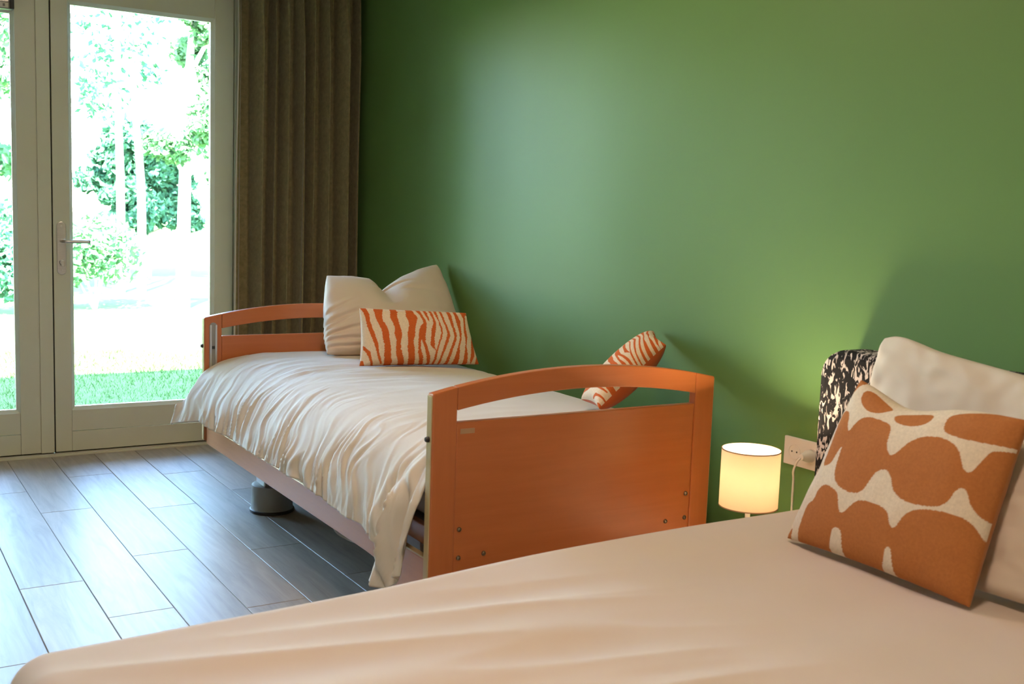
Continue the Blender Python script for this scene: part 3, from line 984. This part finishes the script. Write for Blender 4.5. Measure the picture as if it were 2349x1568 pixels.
# ------------------------------------------------------------------ second bed in front
B2Z = .50
b2 = empty('upholstered_bed')
tag(b2, 'bed with black and white speckled fabric headboard in front', 'bed')
def headboard2():
    y0, y1, z0, z1, xa, xb = -3.535, -5.10, .06, .915, -.135, -.012
    r = .075
    pts = []
    for k in range(9):
        a = math.pi / 2 * k / 8
        pts.append((y0 - r + r * math.cos(a), z1 - r + r * math.sin(a)))
    for k in range(9):
        a = math.pi / 2 + math.pi / 2 * k / 8
        pts.append((y1 + r + r * math.cos(a), z1 - r + r * math.sin(a)))
    pts += [(y1, z0), (y0, z0)]
    return prism('headboard', pts, 0, xa, xb, M_SPECKLE, b2, .022)
headboard2()
box('box_base', (-2.12, -5.02, .09), (-.138, -3.66, .28), M_SPECKLE, b2, .015)
for lx, ly in ((-2.02, -3.76), (-2.02, -4.92), (-.25, -3.76), (-.25, -4.92)):
    lathe('leg', [(.0001, 0), (.022, 0), (.027, .1), (.0001, .1)], (lx, ly, 0), M_DARKPL, b2, 20)
m2 = rounded_slab('mattress', (-2.12, -5.02, .281), (-.142, -3.655, .478), .05, M_MATTRESS)
tag(m2, 'mattress under the smooth cover of the speckled fabric bed', 'mattress')

def bed2_cover():
    NA, NB = 260, 220
    xs = np.linspace(-.150, -2.53, NA)               # towards and over the foot end
    V = np.zeros((NA, NB, 3))
    r = .065
    def edge_y(x):
        return -3.585 + .0 * x - .115 * smooth((-.55 - x) / 1.6) 
    def drop(t, r):                                  # distance past the edge -> (outward, down)
        if t <= 0: return t, 0.0
        L = r * math.pi / 2
        if t < L:
            a = t / r
            return r * math.sin(a), r * (1 - math.cos(a))
        return r + (t - L) * .10, r + (t - L) * .995
    sv = np.linspace(-1.40, .27, NB)                 # negative: on the bed, positive: hanging at the far side
    XF = -2.21
    for i, x in enumerate(xs):
        tx = (XF + r) - x                            # past the foot edge
        ox, dx = drop(tx, r)
        for j, s in enumerate(sv):
            oy, dy = drop(s + r, r)
            px = XF + r - ox if tx > 0 else x
            py = edge_y(px) - r + oy if s + r > 0 else edge_y(px) + s
            # both edges: rounded corner
            z = B2Z - dx - dy
            if tx > 0 and s + r > 0:
                d = math.hypot(tx, s + r)
                o, dd = drop(d, r)
                px = XF + r - o * tx / d; py = edge_y(px) - r + o * (s + r) / d
                z = B2Z - dd
            flat = 1 - smooth((dx + dy) / .08)
            h = .010 * nz(px * 1.3, py * 2.2, 3) + .006 * nz(px * 1.6 + py * 1.2, py * 5.5 - px * 1.2, 7)
            fold = 1 - abs(nz(px * .9 + 2, py * 5 + px * 1.1, 11)) * 2
            inn = smooth((-s - .06) / .22)
            h += .011 * fold * smooth((-.8 - px) / .6) * inn
            f2 = max(0.0, 1 - abs(nz(px * .7 + 9, (py + .16 * px) * 7, 21)) * 2.2) ** 1.5
            h += .009 * f2 * smooth((-.9 - px) / .5) * inn
            z += h * flat
            hangw = 1 - flat
            py += hangw * .010 * nz(px * 9, z * 2, 15) * (1 if s + r > 0 else 0)
            px -= hangw * .010 * nz(py * 9, z * 2, 18) * (1 if tx > 0 else 0)
            V[i, j] = (px, py, max(z, .10))
    o = grid_mesh('bed_cover', V, M_DUVET2, None, .005)
    tag(o, 'smooth beige cover spread over the bed in front', 'bed cover')
bed2_cover()

def slump(u, v, P, h):
    off = np.zeros(u.shape + (3,))
    top = np.clip((v - .4) / .6, 0, 1) ** 1.5
    off[..., 2] -= .05 * top * np.clip((u - .05) / .9, 0, 1) - .015 * top * np.exp(-((u - .08) / .1) ** 2)
    return off, h
pa = pillow('pillow', (-.262, -3.80, .515), (-.262, -4.62, .515), (-.205, -4.60, .945), (-.215, -3.785, .980), .125, M_PILLOW2, None, 120, 90, .02, .38, .012, 14, shape=slump, rnd=.06)
tag(pa, 'pale pillow standing against the speckled headboard', 'pillow')
pb = pillow('pillow', (-.475, -4.26, .520), (-.46, -5.0, .520), (-.375, -4.98, .85), (-.385, -4.22, .82), .10, M_PILLOW, None, 120, 90, .035, .38, .010, 23)
tag(pb, 'beige pillow partly hidden behind the brown wave cushion', 'pillow')

def sag(u, v, P, h):
    off = np.zeros(u.shape + (3,))
    top = np.clip((v - .5) / .5, 0, 1) ** 2
    off[..., 2] -= .035 * top * np.exp(-((u - .35) / .25) ** 2)
    off[..., 0] += 0
    return off, h
bc = pillow('cushion', (-.550, -3.845, .515), (-.560, -4.335, .512), (-.450, -4.355, .880), (-.435, -3.930, .902), .115, M_BLOB, M_BROWN, 260, 260, .035, .36, .004, 31, polys=BPOLY, jag=.002, shape=sag)
tag(bc, 'square cushion with brown rounded wave print on cream', 'cushion')

# ------------------------------------------------------------------ nightstand, lamp, socket
ns = empty('nightstand')
tag(ns, 'small low white nightstand between the two beds', 'nightstand')
box('top', (-.375, -3.515, .235), (-.03, -3.155, .255), M_NIGHT, ns, .003)
box('body', (-.36, -3.50, .05), (-.035, -3.17, .235), M_NIGHT, ns, .003)
dr = box('drawer', (-.367, -3.49, .07), (-.36, -3.177, .225), M_NIGHT, ns, .002)
lathe('knob', [(.0001, -.02), (.009, -.018), (.011, -.012), (.005, -.004), (.005, 0), (.0001, 0)], (-.367, -3.333, .15), M_STEEL, dr, 16, 0)
for lx in (-.335, -.055):
    for ly in (-3.465, -3.185):
        lathe('leg', [(.0001, 0), (.011, 0), (.014, .05), (.0001, .05)], (lx, ly, 0), M_NIGHT, ns, 14)

LX, LY = -.280, -3.442
lamp = empty('table_lamp')
tag(lamp, 'lit white table lamp with cylindrical cream shade beside the wall socket', 'lamp')
lathe('base', [(.0001, .2555), (.055, .2555), (.056, .262), (.020, .270), (.012, .276), (.0001, .276)], (LX, LY, 0), M_WHITEPL, lamp, 32)
lathe('stem', [(.0001, .272), (.0072, .272), (.0072, .475), (.0001, .475)], (LX, LY, 0), M_WHITEPL, lamp, 20)
lathe('bulb_holder', [(.0001, .465), (.015, .465), (.015, .495), (.0001, .495)], (LX, LY, 0), M_WHITEPL, lamp, 20)
SR0, SR1, SZ0, SZ1 = .0812, .0812, .462, .622
lathe('shade', [(SR0, SZ0), (SR1, SZ1), (SR1 - .0012, SZ1), (SR0 - .0012, SZ0)], (LX, LY, 0), M_SHADE, lamp, 64, close=True)
for zz in (SZ0, SZ1):
    lathe('shade_rim', [(SR0 - .0018, zz - .0015), (SR0 + .0008, zz - .0015), (SR0 + .0008, zz + .0015), (SR0 - .0018, zz + .0015)], (LX, LY, 0), M_RIM, lamp, 64, close=True)
for a in (0, 2.094, 4.189):
    tube('shade_spoke', [(LX + .012 * math.cos(a), LY + .012 * math.sin(a), .475), (LX + .05 * math.cos(a), LY + .05 * math.sin(a), .472), (LX + .0800 * math.cos(a), LY + .0800 * math.sin(a), .470)], .0012, M_STEEL, lamp, 6)
lathe('bulb', [(.0001, .496), (.012, .498), (.019, .525), (.025, .548), (.0255, .562), (.020, .576), (.010, .583), (.0001, .585)], (LX, LY, 0), emit_mat('warm_bulb_glow', (1.0, .84, .62), 60.0), lamp, 24)
pl = bpy.data.lights.new('bulb_light', 'POINT')
pl.energy = BED_LAMP_W
pl.color = (1.0, .75, .46)
pl.shadow_soft_size = .03
po = bpy.data.objects.new('bulb_light', pl); COL.objects.link(po)
po.location = (LX, LY, .560); po.parent = lamp

so = empty('wall_socket')
tag(so, 'white double wall socket on green wall beside the lit lamp', 'socket')
SY0, SY1, SZA, SZB = -3.307, -3.459, .531, .616
box('plate', (-.010, SY1, SZA), (0, SY0, SZB), M_WHITEPL, so, .003)
for cy in (SY0 - .043, SY0 - .113):
    z = (SZA + SZB) / 2
    rg = lathe('socket_ring', [(.0205, -.0125), (.0235, -.0125), (.0235, -.006), (.0205, -.006)], (0, cy, z), M_WHITEPL, so, 32, 0, close=True)
    lathe('socket_well', [(.0001, -.0108), (.0205, -.0108), (.0205, -.009), (.0001, -.009)], (0, cy, z), M_WHITEPL, so, 32, 0)
    for dy in (-.0095, .0095):
        lathe('pin_hole', [(.0001, -.0113), (.0026, -.0113), (.0026, -.0108), (.0001, -.0108)], (0, cy + dy, z), M_DARKPL, so, 12, 0)
# plug and cable of the lamp
zc_ = (SZA + SZB) / 2
py = SY0 - .108
lathe('plug', [(.0001, -.055), (.009, -.052), (.014, -.035), (.0185, -.026), (.0185, -.0126), (.0001, -.0126)], (0, py, zc_), M_WHITEPL, lamp, 24, 0)
tube('cord', [(-.050, py, zc_), (-.062, py + .004, zc_ - .012), (-.056, py + .022, zc_ - .045), (-.045, py + .030, .50), (-.040, py + .034, .43), (-.035, py + .034, .36), (-.022, py + .03, .30), (-.016, py + .02, .27)], .0035, M_WHITEPL, lamp, 8)

# ------------------------------------------------------------------ unseen ceiling lamps, added for the warm fill light
M_GLOW = emit_mat('warm_diffuser', (1.0, .74, .5), 4.0)
for (CX, CY), watt, lb in zip(((-1.85, -4.75), (-1.2, -2.7)), FILL_LAMP_W, ('unseen round ceiling lamp added for warm fill above the bed in front', 'unseen round ceiling lamp added for warm fill above the nursing bed')):
    cl = empty('added_ceiling_lamp')
    tag(cl, lb, 'ceiling lamp', 'added unseen ceiling lamps')
    lathe('housing', [(.0001, RZ), (.19, RZ), (.19, RZ - .05), (.178, RZ - .055), (.0001, RZ - .055)], (CX, CY, 0), M_WHITEPL, cl, 48)
    lathe('diffuser', [(.0001, RZ - .080), (.10, RZ - .077), (.16, RZ - .066), (.177, RZ - .0556), (.0001, RZ - .0556)], (CX, CY, 0), M_GLOW, cl, 48)
    al = bpy.data.lights.new('added_ceiling_light', 'AREA')
    al.shape = 'DISK'; al.size = .34; al.energy = watt; al.color = (1.0, .73, .55)
    ao = bpy.data.objects.new('added_ceiling_light', al); COL.objects.link(ao)
    ao.location = (CX, CY, RZ - .086); ao.parent = cl

# ------------------------------------------------------------------ garden
lw = bpy.data.meshes.new('lawn')
n = 60
X, Y = np.meshgrid(np.linspace(-80, 80, n), .14 + 150 * np.linspace(0, 1, n) ** 3, indexing='ij')
Zg = GROUND + .03 * np.sin(X * 1.3) * np.sin(Y * .9) * np.clip(Y - 1, 0, 1)
lawn = grid_mesh('lawn', np.stack([X, Y, Zg], -1), M_LAWN, None, .05)
tag(lawn, 'green lawn outside the garden doors', 'lawn', kind='structure')

def blades():
    N = 26000
    rs = np.random.default_rng(5)
    x = rs.uniform(-2.6, 2.2, N); y = rs.uniform(.3, 4.6, N)
    hgt = rs.uniform(.02, .05, N); a = rs.uniform(0, math.pi, N); w = rs.uniform(.002, .004, N)
    lx, ly = rs.normal(0, .018, N), rs.normal(0, .018, N)
    z0 = GROUND + .03 * np.sin(x * 1.3) * np.sin(y * .9) * np.clip(y - 1, 0, 1) - .004
    A = np.stack([x - w * np.cos(a), y - w * np.sin(a), z0], -1)
    B = np.stack([x + w * np.cos(a), y + w * np.sin(a), z0], -1)
    T = np.stack([x + lx, y + ly, z0 + hgt], -1)
    V = np.stack([A, B, T], 1).reshape(-1, 3)
    me = bpy.data.meshes.new('grass')
    me.from_pydata(V.tolist(), [], np.arange(3 * N).reshape(-1, 3).tolist())
    o = link('grass', me, M_GRASSB)
    tag(o, 'short green grass blades in the shade outside the doors', 'grass', kind='stuff')
blades()

def foliage_mesh(name, blobs, leaf, m, parent, seed):
    """blobs: (x, y, z, rx, rz, count)"""
    rs = np.random.default_rng(seed)
    C = []
    for bx, by, bz, rx, rz, cnt in blobs:
        d = rs.normal(size=(cnt, 3)); d /= np.linalg.norm(d, axis=1, keepdims=True)
        rr = rs.uniform(.35, 1, (cnt, 1)) ** .6
        C.append(np.array([bx, by, bz]) + d * rr * np.array([rx, rx, rz]))
    C = np.concatenate(C)
    N = len(C)
    t = rs.normal(size=(N, 3)); t /= np.linalg.norm(t, axis=1, keepdims=True)
    q = rs.normal(size=(N, 3)); b = np.cross(t, q); b /= np.linalg.norm(b, axis=1, keepdims=True)
    nn = np.cross(t, b)
    L = rs.uniform(.7, 1.3, (N, 1)) * leaf
    V = np.stack([C - t * L * .5, C + b * L * .27 + nn * L * .05, C + t * L * .5, C - b * L * .27 + nn * L * .05], 1).reshape(-1, 3)
    V[:, 2] = np.maximum(V[:, 2], GROUND + .01)
    i = np.arange(N)[:, None] * 4
    F = np.concatenate([i + [0, 1, 2], i + [0, 2, 3]])
    me = bpy.data.meshes.new(name)
    me.from_pydata(V.tolist(), [], F.tolist())
    o = link(name, me, m, parent)
    o['kind'] = 'stuff'
    return o

def tree(x, y, h, spread, m, label, seed, leaf=.16, dens=1.0, stems=1, crown_from=.25, group=None):
    rs = random.Random(seed)
    t = empty('garden_tree'); tag(t, label, 'tree', group)
    blobs = []
    for s in range(stems):
        bx, by = x + (s - (stems - 1) / 2) * .32 + rs.uniform(-.05, .05), y + rs.uniform(-.15, .15)
        lean = rs.uniform(-.25, .25)
        r0 = .035 + .012 * h / stems
        pts = [(bx, by, GROUND - .05), (bx + lean * .1, by, h * .25), (bx + lean * .35 + rs.uniform(-.1, .1), by + rs.uniform(-.1, .1), h * .55), (bx + lean, by, h * .92)]
        tube('trunk', pts, [r0, r0 * .85, r0 * .6, r0 * .15], M_BARK, t, 8)
        for k in range(13):
            f = crown_from + (1 - crown_from) * (k + .5) / 13
            ang = rs.uniform(0, 6.28)
            ln = spread * (1 - .55 * f) * rs.uniform(.6, 1.05)
            z0 = h * (f - .06)
            p0 = (bx + lean * f, by, z0)
            p2 = (p0[0] + ln * math.cos(ang), p0[1] + ln * math.sin(ang), z0 + h * .10)
            p1 = tuple((a + b) / 2 + (.06 if i == 2 else 0) for i, (a, b) in enumerate(zip(p0, p2)))
            tube('branch', [p0, p1, p2], [r0 * .35, r0 * .25, r0 * .08], M_BARK, t, 5)
            blobs.append((p2[0], p2[1], p2[2], spread * rs.uniform(.2, .42), spread * rs.uniform(.14, .30), int(190 * dens)))
            blobs.append((p1[0], p1[1], p1[2] + .1, spread * .26, spread * .2, int(95 * dens)))
    foliage_mesh('foliage', blobs, leaf, m, t, seed)
    return t

def shrub(x, y, h, w, m, label, seed, leaf=.10, cnt=900):
    rs = random.Random(seed)
    t = empty('garden_shrub'); tag(t, label, 'shrub')
    blobs = []
    for k in range(5):
        a = rs.uniform(0, 6.28)
        px, py, pz = x + w * .35 * math.cos(a), y + w * .3 * math.sin(a), GROUND + h * rs.uniform(.35, .75)
        tube('stem', [(x, y, GROUND - .03), ((x + px) / 2, (y + py) / 2, pz * .6), (px, py, pz)], [.018, .012, .005], M_BARK, t, 5)
        blobs.append((px, py, pz, w * .30, h * .30, cnt // 5))
    foliage_mesh('foliage', blobs, leaf, m, t, seed)

tree(1.34, 8.4, 4.9, .85, M_LEAF_B, 'tall yellow-green tree in the right half of the door glass', 11, .10, 2.8, 1, .34)
tree(1.42, 11.6, 6.0, 1.1, M_LEAF_C, 'slim blue-green tree with twin pale stems seen through the door', 12, .14, .20, 2, .40)
tree(-.95, 9.8, 5.4, 1.2, M_LEAF_A, 'mid green tree seen through the narrow glass at the picture edge', 13, .15, 1.0, 1, .2)
tree(2.35, 15.2, 2.5, 1.1, M_LEAF_D, 'low understorey tree with painted-in shade in the middle of the door view', 14, .15, 2.0, 2, .25)
tree(3.9, 14.4, 4.6, 1.3, M_LEAF_A, 'mid green tree cut by the right edge of the door glass', 15, .17, 1.0, 1, .2)
tree(-3.4, 10.5, 6.0, 1.4, M_LEAF_A, 'broad green tree beyond the far side of the lawn', 16, .2, .9, 1, .2)
tree(5.6, 10.0, 5.5, 1.5, M_LEAF_B, 'yellow-green tree beyond the curtain side of the lawn', 17, .2, .8, 1, .2)
shrub(.32, 8.7, 1.30, 1.25, M_LEAF_A, 'leafy shrub on the lawn edge low in the door glass', 21, .11, 1700)
shrub(-1.05, 8.4, 1.3, 1.0, M_LEAF_C, 'dark leafy shrub behind the narrow glass at the picture edge', 22, .11, 1500)
shrub(1.05, 13.2, 1.2, .8, M_LEAF_A, 'small shrub under the twin pale stems', 23, .12, 700)
shrub(2.6, 9.9, .8, .7, M_LEAF_C, 'low shrub at the foot of the yellow-green tree', 24, .10, 300)

for k, (tx, ty, th, mm, lb) in enumerate(((-6.4, 12.6, 6.5, M_LEAF_B, 'yellow-green tree in the row behind the broad green tree'), (-8.9, 9.6, 6.0, M_LEAF_A, 'mid green tree in the row left of the yellow-green one'),
        (-12.0, 12.8, 6.6, M_LEAF_B, 'light green tree near the end of the garden row'), (-14.6, 9.6, 6.2, M_LEAF_A, 'mid green tree at the far end of the garden row'))):
    tree(tx, ty, th, 1.8, mm, lb, 40 + k, .26, .9, 1, .06)
